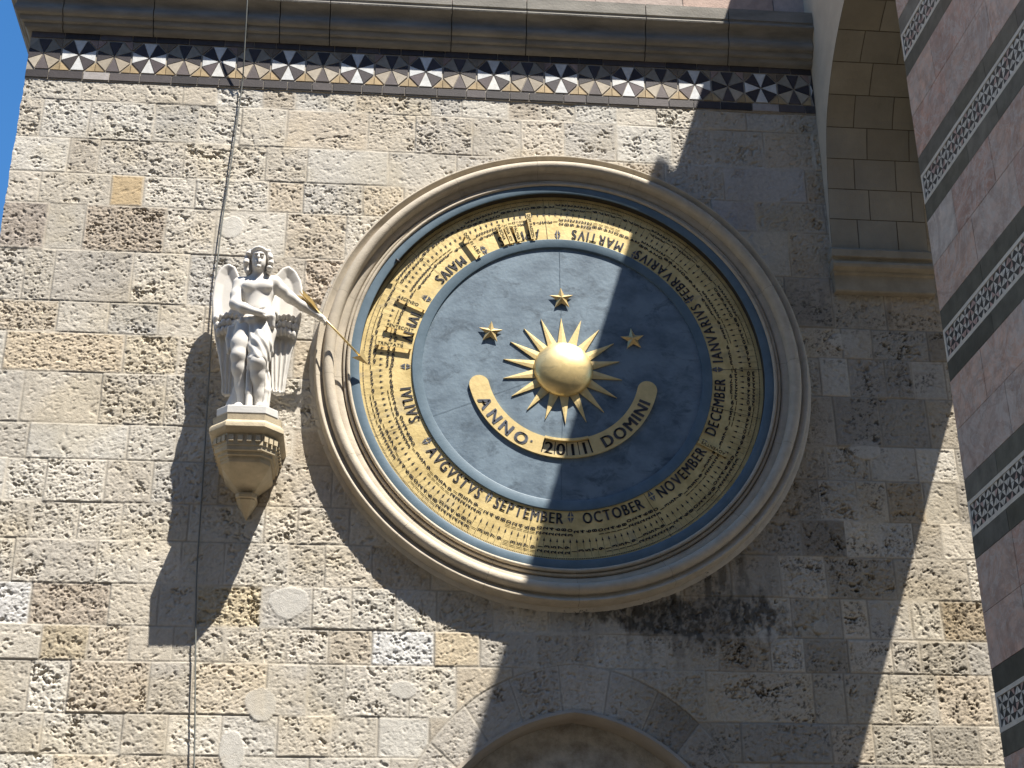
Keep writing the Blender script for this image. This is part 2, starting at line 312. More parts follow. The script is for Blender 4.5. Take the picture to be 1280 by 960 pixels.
at = me.color_attributes.new('tone', 'FLOAT_COLOR', 'POINT'); at.data.foreach_set('color', np.c_[Cw, np.ones(len(Cw))].ravel())
me.polygons.foreach_set('use_smooth', np.ones(len(Fw), bool))
wall = bpy.data.objects.new('wall', me); COL.objects.link(wall); wall.parent = tower
# plain masonry below the frame, sides, back and the storeys above
b = MB()
b.box(TX0, TX1, .02, 8, -7.2, -3.85); b.box(TX0, TX1, .35, 8, -3.85, 2.635) if False else None
def slab(x0, x1, y0, y1, z0, z1): b.box(x0, x1, y0, y1, z0, z1)
slab(TX0+.004, TX0+.25, .012, 8, -3.85, 3.6); slab(TX1-.25, TX1-.004, .012, 8, -3.85, 3.6); slab(TX0+.25, TX1-.25, 7.7, 8, -3.85, 3.6); slab(TX0+.25, TX1-.25, .5, 7.7, 3.2, 3.6)
b.build('side_wall', M_WALLFAR, tower)
b = MB(); b.box(TX0+.02, 3.88, .03, 7.95, 3.6, 13); 
z_ = 3.66
while z_ < 12.9:
    x_ = TX0+.02
    while x_ < 3.87:
        w_ = min(random.uniform(.5, 1.0), 3.88-x_); b.box(x_+.003, x_+w_-.003, .012+random.uniform(0, .004), .04, z_+.003, z_+.457, jit(random.choice([(.45, .34, .29), (.5, .42, .37), (.47, .39, .35), (.52, .46, .41)]), .1)); x_ += w_
    z_ += .46
b.t = [t_ or (.42, .36, .3) for t_ in b.t]
b.build('upper_storey', M_UPPER, tower)
# niche: chamfered arris, soffit and back
def niche_pts(q, dr=0, n=48):
    a0 = math.acos(min(1, q['c']/(q['r']+dr))); r = q['r']+dr
    L = [(.03+q['c']-r*math.cos(t), q['z']+r*math.sin(t)) for t in np.linspace(0, math.pi/2+math.asin(-q['c']/r)*1, n) if True]
    th = math.acos(q['c']/r)                 # apex angle on the left-hand arc (its centre lies to the right)
    L = [(.03+q['c']-r*math.cos(t), q['z']+r*math.sin(t)) for t in np.linspace(0, th, n)]
    Rr = [(.06-x, z) for x, z in reversed(L[:-1])]
    return [(L[0][0], -7.2)]+L+Rr+[(Rr[-1][0], -7.2)]
prof = [(.012, .02), (.012, -.022), (-.012, -.03), (-.035, -.012), (-.045, .03), (-.05, .15)]
vs_ = []; m_ = None
for dr, y in prof:
    P = niche_pts(NI, dr); m_ = len(P); vs_ += [(x, y, z) for x, z in P]
fs = [(e*m_+i, e*m_+i+1, (e+1)*m_+i+1, (e+1)*m_+i) for e in range(len(prof)-1) for i in range(m_-1)]
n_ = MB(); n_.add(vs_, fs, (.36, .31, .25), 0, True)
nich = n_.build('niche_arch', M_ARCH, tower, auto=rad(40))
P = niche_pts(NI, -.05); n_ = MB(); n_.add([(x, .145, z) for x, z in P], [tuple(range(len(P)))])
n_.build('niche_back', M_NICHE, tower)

# mosaic frieze: two rows of dark tiles and a row of eight-wedged roundels
fr = MB(); y0 = -.012
fr.box(TX0, 2.335, -.006, .05, 2.635, 3.16, (.33, .29, .23), 0)
DK, WH, GR, TN_, OC = (.045, .037, .039), (.62, .62, .60), (.26, .235, .19), (.40, .345, .265), (.38, .28, .15)
def tile(pts, tone, d=.006):
    """one tile: polygon in (x,z), shrunk a little so that the joints show"""
    P = np.array(pts); c = P.mean(0); P = c+(P-c)*np.array([1-.008/np.ptp(P[:, 0]).clip(.03), 1-.008/np.ptp(P[:, 1]).clip(.03)])
    k = len(P); t = -.006-d-random.uniform(0, .002)
    fr.add([(x, t, z) for x, z in P]+[(x, -.004, z) for x, z in P], [tuple(range(k))]+[(i, i+k, (i+1) % k+k, (i+1) % k) for i in range(k)], tone, 0)
for z0, z1 in ((2.645, 2.728), (3.068, 3.155)):
    x = TX0
    while x < 2.33:
        w = min(random.uniform(.17, .31), 2.335-x)
        tone = jit((.045, .038, .038) if random.random() < .75 else (.085, .072, .070), .3)
        if z0 < 2.7 and random.random() < .12: tone = (.36, .33, .31)
        if w > .02: tile([(x, z0), (x+w, z0), (x+w, z1), (x, z1)], tone)
        x += w
xc, k = -4.49, 0; hx, hz, zc = .151, .165, 2.898
lim = lambda P: [(max(TX0, min(2.334, x)), z) for x, z in P]
while xc-hx < 2.33:
    light = k % 2 == 1
    ax, bx_ = .062, .063
    o = [(-ax, hz), (ax, hz), (hx, bx_), (hx, -bx_), (ax, -hz), (-ax, -hz), (-hx, -bx_), (-hx, bx_)]
    for i in range(8):  # upper wedges darker, lower lighter: the cornice shadow is put into the tones
        p, p2 = o[i], o[(i+1) % 8]; axis = i % 2 == 0
        if light: tone = jit(WH, .06) if axis else jit(DK if i in (1, 7) or random.random() < .5 else (.085, .065, .067), .25)
        else: tone = jit(DK if i in (0, 2, 6) else (.10, .082, .08), .25) if axis else jit(GR if i in (1, 7) else TN_, .15)
        T_ = [(xc+.96*a, zc+.96*c) for a, c in ((.012*(p[0]+p2[0]), .012*(p[1]+p2[1])), p, p2)]
        if max(t[0] for t in T_) > 2.334 or min(t[0] for t in T_) < TX0:
            T_ = lim(T_)
            if np.ptp([t[0] for t in T_]) < .02: continue
        tile(T_[::-1], tone)
    for sx_ in (1, -1):
        for sz_ in (1, -1):
            T_ = [(xc+sx_*ax*1.08, zc+sz_*hz), (xc+sx_*hx, zc+sz_*hz), (xc+sx_*hx, zc+sz_*bx_*1.1)]
            if max(t[0] for t in T_) > 2.334 or min(t[0] for t in T_) < TX0: continue
            tile(T_ if sx_*sz_ < 0 else T_[::-1], jit(OC if sz_ < 0 else random.choice([(.22, .18, .13), (.17, .13, .09), (.28, .2, .17)]), .2))
    xc += .302; k += 1
fr.build('mosaic_frieze', M_TILE, tower)

# cornice, mitred at the tower's corner, cut in blocks
CP = [(0, 3.13), (.03, 3.135), (.052, 3.15), (.062, 3.172), (.064, 3.192), (.088, 3.198), (.098, 3.215), (.10, 3.24), (.102, 3.248), (.128, 3.256), (.142, 3.275), (.146, 3.30), (.142, 3.325), (.133, 3.342), (.135, 3.37), (.148, 3.40), (.17, 3.425), (.198, 3.436), (.212, 3.442), (.216, 3.456), (.21, 3.468), (.192, 3.474), (.196, 3.50), (.205, 3.506), (.206, 3.625), (.02, 3.66)]
def cornice(x0, x1, left=False):
    m = MB(); k = len(CP)
    rings = []
    if left: rings.append([(TX0-d, 8, z) for d, z in CP]); rings.append([(TX0-d, -d, z) for d, z in CP])
    else: rings.append([(x0, -d, z) for d, z in CP])
    rings.append([(x1, -d, z) for d, z in CP])
    vs_ = [v for r in rings for v in r]
    fs = [(i*k+e, (i+1)*k+e, (i+1)*k+e+1, i*k+e+1) for i in range(len(rings)-1) for e in range(k-1)]
    fs += [tuple(range(k)), tuple((len(rings)-1)*k+e for e in range(k))[::-1]]
    m.add(vs_, fs, None, 0, True); return m
cj = [-4.35, -3.57, -2.47, -2.03, -.95, -.28, .80, 1.56, 2.335]
cm = cornice(0, cj[0]-.004, True)
for a, c in zip(cj[:-1], cj[1:]): t = cornice(a+.004, c-.004 if c < 2.3 else c); cm.add(t.v, t.f, None, 0, True)
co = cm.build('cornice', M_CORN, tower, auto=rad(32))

# ------------------------------------------------------------------ calendar dial
dial = thing('calendar_dial', 'huge round blue and gold perpetual calendar dial in a moulded stone ring', 'calendar dial', (0, 0, 0))
def arc(c, r, a0, a1, n): return [(c[0]+r*math.cos(rad(a0+(a1-a0)*i/n)), c[1]+r*math.sin(rad(a0+(a1-a0)*i/n))) for i in range(n+1)]
prof = [(2.012, -.04), (2.006, .02), (2.0, .118), (1.992, .128), (1.984, .128), (1.965, .108), (1.948, .094), (1.938, .090)]
prof += arc((1.894, .106), .045, -8, 188, 14)
prof += [(1.846, .070)] + [(1.846-.058*math.sin(rad(t)), .068-.03*(1-math.cos(rad(t)))) for t in range(0, 91, 10)]
prof += [(1.784, .030), (1.782, .042)] + arc((1.768, .05), .014, 40, 170, 7) + [(1.752, .044), (1.750, .040)] + arc((1.736, .072), .0145, -20, 190, 9) + [(1.720, .04)]
m = MB()
cuts = [math.radians(a) for a in (3, 24, 47, 71, 96, 118, 140, 162, 185, 207, 229, 251, 272, 294, 317, 340, 363)]
for a, c in zip(cuts[:-1], cuts[1:]): m.lathe(prof, 36, a+.0005, c-.0005)
m.build('stone_frame', M_FRAME, dial, auto=rad(38))
m = MB(); m.lathe([(2.0-.02, .02), (1.95, .06), (1.85, .05), (1.72, .02)], 128); m.build('frame_bed', mat('joint_mortar', (.2, .17, .13), .9), dial)
m = MB(); m.lathe([(2.05, -.03), (2.045, .003), (2.0, .005)], 160); m.build('mortar_bed', mat('plaster_band', (.50, .45, .37), .9, var=.15, scale=7, bump=.3, bscale=70), dial)
m = MB(); m.lathe([(1.725, .05), (1.724, .068), (1.715, .070), (1.656, .070), (1.650, .067), (1.648, .062)], 256)
rim = m.build('blue_rim', M_BLUERIM, dial, auto=rad(35))
m = MB(); m.lathe([(1.648, .062), (1.650, -.01)], 256); m.build('rim_reveal', mat('reveal_bronze', (.035, .03, .024), .7), rim)
# fixed marker on the rim
m = MB(); a = rad(146); c, s_ = math.cos(a), math.sin(a)
m.tube([(1.625*c, -.072, 1.625*s_), (1.668*c, -.078, 1.668*s_)], .009, 6); m.build('rim_marker', M_INK, rim)
m = MB(); m.lathe([(1.655, .0), (1.215, .0)], 300)
plate = m.build('calendar_plate', M_GOLD, dial)
m = MB(); m.lathe([(1.228, -.01), (1.227, .010), (1.222, .014), (1.150, .014), (1.144, .011), (1.143, -.012)], 256)
m.build('inner_blue_ring', M_BLUERIM, dial, auto=rad(35))
m = MB(); m.lathe([(1.16, -.002)]+[(1.16*(1-i/12), -.002) for i in range(1, 12)]+[(.0004, -.002)], 160)
disc = m.build('blue_disc', M_BLUE, dial)
M_JOINT = mat('slate_joint', (.075, .11, .145), .8)
for a in (90.5, 268, 203):   # hairline joints between the slates
    m = MB(); a = rad(a); c, s_ = math.cos(a), math.sin(a); n_ = (-s_*.0014, c*.0014)
    pts = [(r*c+random.uniform(-.003, .003), r*s_) for r in np.linspace(.30, 1.14, 14)]
    vs_ = [(x+sg*n_[0], -.0002+.0006-.0012, z+sg*n_[1]) for x, z in pts for sg in (-1, 1)]
    m.add(vs_, [(2*i, 2*i+1, 2*i+3, 2*i+2) for i in range(13)])
    m.build('slate_joint', M_JOINT, disc)

# lettering: glyphs of Blender's own font turned into flat meshes
_gl = {}
def glyph(ch):
    if ch not in _gl:
        cu = bpy.data.curves.new('g', 'FONT'); cu.body = ch; cu.size = 1; cu.resolution_u = 3
        o = bpy.data.objects.new('g', cu); COL.objects.link(o); bpy.context.view_layer.update()
        me_ = bpy.data.meshes.new_from_object(o.evaluated_get(bpy.context.evaluated_depsgraph_get()))
        v = np.array([tuple(p.co)[:2] for p in me_.vertices]).reshape(-1, 2); f = [tuple(p.vertices) for p in me_.polygons]
        bpy.data.objects.remove(o); bpy.data.curves.remove(cu); bpy.data.meshes.remove(me_)
        _gl[ch] = (v, f)
    return _gl[ch]
def put(m, ch, place, h, wf=1., bold=0., mi=0, center=True):
    """draw ch, cap height h; place(u, w) maps local right/up to a point. Returns width"""
    v, f = glyph(ch)
    if not len(v): return .35*h
    s_ = h/.729 if True else 1
    x0, x1 = v[:, 0].min(), v[:, 0].max(); w = (x1-x0)*s_*wf
    P = [place((a-x0)*s_*wf, c*s_) for a, c in v]
    m.add(P, f, None, mi); return w
def gw(ch, h, wf): v, f = glyph(ch); return (.35*h if not len(v) else (v[:, 0].max()-v[:, 0].min())*h/.729*wf)
def arc_text(m, txt, rb, h, amid, y, wf=1., gap=.012, mi=0, thick=0.):
    """text on an arc, letter tops towards the centre, reading anticlockwise"""
    ws = [gw(c, h, wf) for c in txt]; tot = sum(ws)+gap*(len(txt)-1); s_ = -tot/2; rm = rb-h/2
    for c, w in zip(txt, ws):
        a = amid+(s_+w/2)/rm
        er = np.array((math.cos(a), math.sin(a))); et = np.array((-math.sin(a), math.cos(a)))
        for dt in ([0] if not thick else [-thick, 0, thick]):
            def place(u, k, er=er, et=et, w=w, dt=dt): p = er*(rb-k)+et*(u-w/2+dt); return (p[0], y-abs(dt)*.05, p[1])
            put(m, c, place, h, wf, mi=mi)
        s_ += w+gap
def rad_text(m, txt, r_out, h, a, y, wf=1., gap=.006, mi=0, thick=0.):
    """text along a radius, reading inwards, letter tops clockwise"""
    er = np.array((math.cos(a), math.sin(a))); et = np.array((math.sin(a), -math.cos(a))); s_ = 0
    for c in txt:
        w = gw(c, h, wf)
        for dt in ([0] if not thick else [-thick, thick]):
            def place(u, k, s_=s_, dt=dt): p = er*(r_out-s_-u)+et*(k-h/2+dt); return (p[0], y-abs(dt)*.05, p[1])
            put(m, c, place, h, wf, mi=mi)
        s_ += w+gap
    return s_
A0 = rad(2.2); DAY = 2*math.pi/365
MON = [('IANVARIVS', 31), ('FEBRVARIVS', 28), ('MARTIVS', 31), ('APRILIS', 30), ('MAIVS', 31), ('IVNIVS', 30), ('IVLIVS', 31), ('AVGVSTVS', 31), ('SEPTEMBER', 30), ('OCTOBER', 31), ('NOVEMBER', 30), ('DECEMBER', 31)]
num = MB(); tk = MB(); orn = MB(); day = 0
YN = -.0035
for name, nd in MON:
    mm = MB(); arc_text(mm, name, 1.334, .094, A0+(day+nd/2)*DAY, -.004, .74, .018, thick=.0035)
    mm.build('month_name', M_INKDARK, plate)
    for d in range(1, nd+1):
        a = A0+(day+d-.5)*DAY; er = np.array((math.cos(a), math.sin(a))); et = np.array((-er[1], er[0]))
        outer = (day+d-1) % 2 == 1
        if outer: rad_text(num, str(d), 1.582 if d > 9 else 1.562, .038, a, YN, 1.05, .018, thick=.0024)
        else: rad_text(num, str(d), 1.436 if d > 9 else 1.410, .038, a, YN, 1.05, .018, thick=.0024)
        if not outer:                   # tick with an arrowhead pointing in
            def P(r, t): p = er*r+et*t; return (p[0], YN, p[1])
            tk.add([P(1.605, -.001), P(1.605, .001), P(1.485, .001), P(1.485, -.001)], [(0, 1, 2, 3)])
            tk.add([P(1.487, -.008), P(1.487, .008), P(1.455, 0)], [(0, 1, 2)])
        for t in (-.25, .25):
            aa = a+t*DAY; p = np.array((math.cos(aa), math.sin(aa)))*1.618
            tk.add([(p[0]+.0048*math.cos(q_), YN, p[1]+.0048*math.sin(q_)) for q_ in np.arange(6)*math.pi/3], [tuple(range(6))])
    a = A0+day*DAY; er = np.array((math.cos(a), math.sin(a))); et = np.array((-er[1], er[0]))
    orn = MB()
    for sr in (1, -1):
        for s2 in (1, -1):
            P = [er*(1.276+sr*k)+et*(s2*t) for k, t in ((.005, .004), (.05, .004), (.005, .026))]
            orn.add([(p[0], YN, p[1]) for p in P], [(0, 1, 2)])
    orn.build('month_divider', M_INKGREY, plate)
    day += nd
num.build('day_numeral', M_INK, plate); tk.build('day_tick', M_INK, plate)
# radial joints of the brass sheets
for a, r1 in ((2.2, 1.645), (-13.5, 1.645), (258, 1.6), (95, 1.64), (140, 1.64), (203, 1.64), (300, 1.64), (48, 1.64)):
    a = rad(a); er = np.array((math.cos(a), math.sin(a))); et = np.array((-er[1], er[0]))
    P = [er*r+et*t for r, t in ((1.23, -.0016), (1.23, .0016), (r1, .0016), (r1, -.0016))]; m = MB(); m.add([(p[0], -.003, p[1]) for p in P], [(0, 1, 2, 3)]); m.build('sheet_joint', M_INK, plate)
# movable feast tabs standing off the plate
for txt, ad, r1, gap, rot in (('DOM PASSION', 100.6, 1.49, .022, 0), ('D PALMAR', 106.2, 1.44, .02, 0), ('PASCHA', 111.6, 1.45, .022, 0), ('LVNA XIV', 109.2, 1.43, .02, 0), ('DOM IN ALBIS', 123.2, 1.49, .03, 0), ('ASCENSIO', 155.6, 1.50, .020, 0), ('PENTECOST', 166.4, 1.49, .026, 0), ('TRINITATIS', 173.2, 1.53, .024, 0), ('ADVENTVS', -29., 1.48, .012, 0), ):
    a = rad(ad); er = np.array((math.cos(a), math.sin(a))); et = np.array((-er[1], er[0])); t = MB()
    vs_ = []
    for y_ in (-gap, -gap-.004):
        for r, w in ((1.235, -.021), (1.235, .021), (r1, .021), (r1, -.021)): p = er*r+et*w; vs_.append((p[0], y_, p[1]))
    t.add(vs_, [(0, 1, 2, 3), (7, 6, 5, 4), (0, 4, 5, 1), (1, 5, 6, 2), (2, 6, 7, 3), (3, 7, 4, 0)])
    for r in (1.25, r1-.02):
        p = er*r; t.box(p[0]-.006, p[0]+.006, -gap, .0, p[1]-.006, p[1]+.006)
    for c in txt: pass
    tw = sum(gw(c, .027, .95)+.004 for c in txt); wf = .95*min(1.15, (r1-1.26)/tw)
    rad_text(t, txt, r1-.012, .027, a, -gap-.006, wf, .004, mi=1, thick=.001)
    t.build('feast_tab', [M_GOLD, M_INK], plate)
# sun in the middle: shallow gilded dome and eighteen rays
sun = MB(); sun.lathe([(.243*math.cos(rad(t)), .098*math.sin(rad(t))+.004) for t in range(-4, 90, 4)]+[(.0006, .102)], 96)
sun.build('sun_dome', M_GILT, dial)
for i in range(18):
    a = rad(91+20*i); er = np.array((math.cos(a), math.sin(a))); et = np.array((-er[1], er[0])); m = MB()
    r1 = .485+random.uniform(-.012, .012); L = [(.20, -.043), (.20, .043), (r1, 0)]
    P = [er*r+et*t for r, t in L]
    ridge = [er*.2, er*r1*.99]
    m.add([(p[0], -.008, p[1]) for p in P]+[(p[0], .004, p[1]) for p in P]+[(ridge[0][0], -.012, ridge[0][1])],
          [(0, 6, 2), (6, 1, 2), (0, 3, 5, 2)[::-1], (1, 2, 5, 4), (0, 1, 6), (0, 3, 4, 1)])
    m.build('sun_ray', M_RAY, dial)
for cx, cz, ro in ((-.002, .654, 3), (-.591, .318, -4), (.58, .297, 6)):
    m = MB(); k = 10; pts = []
    for i in range(k):
        r = .104 if i % 2 == 0 else .043; a = rad(90+ro+36*i); pts.append((cx+r*math.cos(a), cz+r*math.sin(a)))
    m.add([(x, -.010, z) for x, z in pts]+[(cx, -.036, cz), (cx, -.004, cz)], [(i, k, (i+1) % k) for i in range(k)]+[((i+1) % k, k+1, i) for i in range(k)])
    m.tube([(cx, .004, cz), (cx, -.02, cz)], .012, 8)
    m.build('star', M_STAR, dial)
# year banner
a0, a1 = rad(193), rad(346.5)
w0, w1 = rad(255.2), rad(287.2)          # the window with the year
m = MB(); rI, rO, rc = .622, .782, .702
def band(m, b0, b1, r0, r1, d, n=40):
    m.lathe([(r0, -.004), (r0, d), (r1, d), (r1, -.004)], n, b0, b1, smooth=False)
for b0, b1 in ((a0, w0), (w1, a1)): band(m, b0, b1, rI, rO, .015)
band(m, w0, w1, rI, rI+.020, .034, 24); band(m, w0, w1, rO-.020, rO, .015, 24)
for a, sg in ((a0, -1), (a1, 1)):        # rounded ends
    cx, cz = rc*math.cos(a), rc*math.sin(a); pts = []
    for i in range(19):
        t = a+math.pi*i/18*sg if sg > 0 else a+math.pi-math.pi*i/18*-1
        pts.append((cx+.08*math.cos(t), cz+.08*math.sin(t)))
    n_ = len(pts); m.add([(x, -.015, z) for x, z in pts]+[(x, .004, z) for x, z in pts], [tuple(range(n_))]+[(i, i+n_, i+n_+1, i+1) for i in range(n_-1)])
ban = m.build('year_banner', M_RAY, dial)
lt = MB(); arc_text(lt, 'ANNO', .759, .102, rad(224.0), -.0182, 1.02, .045, thick=.006); lt.build('lettering', M_INKGREY, ban)
lt = MB(); arc_text(lt, 'DOMINI', .758, .100, rad(316.5), -.0182, .98, .028, thick=.006); lt.build('lettering', M_INKDARK, ban)
lt = MB(); arc_text(lt, '*', .72, .03, rad(247.6), -.0182, 1.2, .0, thick=.003); lt.build('ornament', M_INKGREY, ban)
win = MB(); win.lathe([(rI+.02, .0005), (rO-.018, .0005)], 24, w0, w1); win.build('window_back', M_INK, ban)
for i, ch in enumerate('2011'):
    ca = w0+(w1-w0)*(i+.55)/4.1; hw = (w1-w0)/8*.9
    t = MB(); t.lathe([(rI+.024, -.0015), (rI+.024, .003), (rO-.022, .003), (rO-.022, -.0015)], 8, ca-hw, ca+hw, smooth=False)
    arc_text(t, ch, .758, .108, ca, -.005, 1.0, 0, mi=1, thick=.004)
    t.build('year_digit', [M_DIGIT, M_INK], ban)

# ------------------------------------------------------------------ bracket under the statue
BX = -2.463
brk = thing('stone_bracket', 'carved octagonal stone console with dentils under the angel statue', 'bracket', (BX, 0, -1.37))
def octa(a, b_, q_): return [(BX-b_, 0), (BX-b_, -(q_-(b_-a))), (BX-a, -q_), (BX+a, -q_), (BX+b_, -(q_-(b_-a))), (BX+b_, 0)]
def loft(levels, name, m_, parent, auto=rad(25)):
    m = MB(); n_ = 6; vs_ = []
    for P, z in levels: vs_ += [(x, y, z) for x, y in P]
    fs = [(e*n_+i, e*n_+i+1, (e+1)*n_+i+1, (e+1)*n_+i) for e in range(len(levels)-1) for i in range(n_-1)]
    fs += [tuple(range(n_))[::-1], tuple((len(levels)-1)*n_+i for i in range(n_))]
    m.add(vs_, fs, None, 0, True); return m.build(name, m_, parent, auto=auto)
def ins(o): return octa(.145-.25*o, .278-o*.85, .572-o)
lv = [(ins(.025), -.722), (ins(.03), -.772), (ins(.022), -.782), (ins(.004), -.80), (ins(0), -.815), (ins(0), -.835), (ins(.012), -.85), (ins(.03), -.862), (ins(.05), -.872)][::-1]
loft(lv, 'cornice', M_BRACKET, brk)
lv = [(ins(.055), -.872), (ins(.055), -.965), (ins(.062), -.967), (ins(.066), -1.0), (ins(.088), -1.004), (ins(.09), -1.03), (ins(.11), -1.034), (ins(.112), -1.055)][::-1]
frz = loft(lv, 'frieze', M_BRACKET, brk)
P = ins(.055); z0, z1 = -.937, -.892
for (xa, ya), (xb, yb) in zip(P[:-1], P[1:]):
    L = math.hypot(xb-xa, yb-ya); n_ = max(3, round(L/.072)); tx, ty = (xb-xa)/L, (yb-ya)/L; nx_, ny_ = ty, -tx
    for i in range(n_):
        s_ = (i+.5)/n_*L; cx, cy = xa+tx*s_, ya+ty*s_; h = .018
        # outward normal
        if nx_*(cx-BX)+ny_*(cy+.1) < 0: nx_, ny_ = -nx_, -ny_
        vs_ = [(cx+tx*u+nx_*w, cy+ty*u+ny_*w, z) for z in (z0, z1) for w in (-.003, .018) for u in (-h, h)]
        m = MB(); m.add(vs_, [(0, 2, 3, 1), (4, 5, 7, 6), (0, 1, 5, 4), (2, 6, 7, 3), (0, 4, 6, 2), (1, 3, 7, 5)]); m.build('dentil', M_BRACKET, frz)
O = ins(.105)
def sc(s_, t=1.): return [(BX+.006+(x-BX)*s_, y*s_*t) for x, y in O]
lv = [(sc(.98), -1.055), (sc(.965), -1.075), (sc(.90), -1.095), (sc(.76), -1.12), (sc(.56), -1.15), (sc(.40), -1.175), (sc(.315), -1.195), (sc(.295), -1.207)][::-1]
loft(lv, 'bell', M_BRACKET, brk, rad(20))
lv = [(sc(.30), -1.207), (sc(.40), -1.214), (sc(.415), -1.23), (sc(.405), -1.248), (sc(.355), -1.252), (sc(.36), -1.262), (sc(.20), -1.31), (sc(.02), -1.37)][::-1]
loft(lv, 'finial', M_BRACKET, brk, rad(20))

# ------------------------------------------------------------------ angel statue: signed distance field turned into one smooth surface
class SDF:
    def __init__(s, lo, hi, h=.0065):
        s.h = h; s.lo = np.array(lo); n = np.ceil((np.array(hi)-s.lo)/h).astype(int)+1; s.n = n
        s.ax = [s.lo[i]+np.arange(n[i])*h for i in range(3)]; s.d = np.full(n, 1., np.float32)
    def _sub(s, lo, hi):
        i0 = np.maximum(0, np.floor((np.array(lo)-s.lo)/s.h).astype(int)); i1 = np.minimum(s.n, np.ceil((np.array(hi)-s.lo)/s.h).astype(int)+1)
        if (i1 <= i0).any(): return None
        sl_ = tuple(slice(a, c) for a, c in zip(i0, i1))
        g_ = np.meshgrid(*[s.ax[i][sl_[i]] for i in range(3)], indexing='ij', sparse=True); return sl_, g_
    def _comb(s, sl_, d, k, sub=False):
        a = s.d[sl_]
        if sub:
            d = -d; h_ = np.clip(.5-.5*(a-d)/k, 0, 1); s.d[sl_] = a*(1-h_)+d*h_+k*h_*(1-h_)
        else:
            h_ = np.clip(.5+.5*(a-d)/k, 0, 1); s.d[sl_] = a*(1-h_)+d*h_-k*h_*(1-h_)
    def cap(s, a, b_, ra, rb=None, k=.02, flat=None, sub=False):
        a = np.array(a, float); b_ = np.array(b_, float); rb = ra if rb is None else rb; m_ = max(ra, rb)+k+3*s.h
        r = s._sub(np.minimum(a, b_)-m_, np.maximum(a, b_)+m_)
        if r is None: return s
        sl_, (x, y, z) = r; ba = b_-a; L = max(1e-9, ba@ba)
        t = np.clip(((x-a[0])*ba[0]+(y-a[1])*ba[1]+(z-a[2])*ba[2])/L, 0, 1)
        fy = 1. if flat is None else flat
        dd = np.sqrt((x-a[0]-t*ba[0])**2+((y-a[1]-t*ba[1])/fy)**2+(z-a[2]-t*ba[2])**2)-(ra+(rb-ra)*t)
        if fy < 1: dd = dd*max(fy, .5)
        s._comb(sl_, dd, k, sub); return s
    def ell(s, c, r_, k=.02, rotz=0., tilt=0., roll=0., sub=False):
        c = np.array(c, float); r_ = np.array(r_, float); m_ = r_.max()+k+3*s.h; r = s._sub(c-m_, c+m_)
        if r is None: return s
        sl_, (x, y, z) = r; R_ = (Matrix.Rotation(rotz, 3, 'Z') @ Matrix.Rotation(tilt, 3, 'X') @ Matrix.Rotation(roll, 3, 'Y')).transposed()
        x, y, z = x-c[0], y-c[1], z-c[2]
        q_ = [R_[i][0]*x+R_[i][1]*y+R_[i][2]*z for i in range(3)]
        k0 = np.sqrt(sum((q_[i]/r_[i])**2 for i in range(3))); k1 = np.sqrt(sum((q_[i]/r_[i]**2)**2 for i in range(3)))+1e-9
        s._comb(sl_, k0*(k0-1)/k1, k, sub); return s
    def chain(s, pts, k=.02, flat=None):
        for p, q_ in zip(pts[:-1], pts[1:]): s.cap(p[:3], q_[:3], p[3], q_[3], k, flat)
        return s
    def mesh(s):
        d = s.d; ins_ = d < 0; nx_, ny_, nz_ = d.shape
        acc = np.zeros((nx_-1, ny_-1, nz_-1, 3), np.float32); cnt = np.zeros((nx_-1, ny_-1, nz_-1), np.float32)
        cs = [(i, j, l) for i in (0, 1) for j in (0, 1) for l in (0, 1)]
        cut = lambda c: d[c[0]:nx_-1+c[0], c[1]:ny_-1+c[1], c[2]:nz_-1+c[2]]
        for c in cs:
            for ax in range(3):
                if c[ax]: continue
                e = list(c); e[ax] = 1; a, b_ = cut(c), cut(e); x = (a < 0) != (b_ < 0)
                if not x.any(): continue
                t = np.where(x, a/(a-b_+1e-12), 0)
                for i in range(3): acc[..., i] += np.where(x, c[i]+(t if i == ax else 0), 0)
                cnt += x
        act = cnt > 0; vid = np.full(act.shape, -1); vid[act] = np.arange(act.sum())
        ijk = np.argwhere(act); V_ = s.lo+(ijk+acc[act]/cnt[act][:, None])*s.h
        F_ = []
        for ax in range(3):
            o1, o2 = [(1, 2), (2, 0), (0, 1)][ax]
            a = np.take(ins_, range(d.shape[ax]-1), ax); b_ = np.take(ins_, range(1, d.shape[ax]), ax)
            E = np.argwhere(a != b_); E = E[(E[:, o1] > 0) & (E[:, o2] > 0) & (E[:, o1] < d.shape[o1]-1) & (E[:, o2] < d.shape[o2]-1)]
            w = a[tuple(E.T)]
            def at_(p, q_): e = E.copy(); e[:, o1] -= p; e[:, o2] -= q_; return vid[tuple(e.T)]
            qd = np.stack([at_(1, 1), at_(0, 1), at_(0, 0), at_(1, 0)], 1); qd[~w] = qd[~w][:, ::-1]; F_.append(qd)
        return V_, np.concatenate(F_)
    def build(s, name, m_, parent):
        V_, F_ = s.mesh(); o = link_mesh(name, V_, F_.tolist(), m_, parent, sm=[True]*len(F_)); return o
ang_ = thing('angel_statue', 'white marble winged angel statue standing on the bracket beside the dial', 'statue', (-2.463, -.3, -.722))
loft([(octa(.140, .225, .548), -.722), (octa(.142, .228, .551), -.716), (octa(.142, .228, .551), -.662), (octa(.138, .224, .547), -.656)], 'plinth', M_PLINTH, ang_)
B = SDF((-2.80, -.66, -.68), (-1.80, -.18, .86), .0062)
hc = np.array((-2.466, -.425, .672))
B.ell(hc+(0, .012, .028), (.070, .082, .086), .01)                       # skull
B.ell(hc+(.004, -.028, -.045), (.052, .052, .066), .03)                   # jaw and cheeks
B.cap(hc+(.004, -.088, .0), hc+(.004, -.100, -.030), .006, .013, .012)    # nose
B.ell(hc+(.004, -.076, .012), (.046, .018, .010), .012)                   # brow
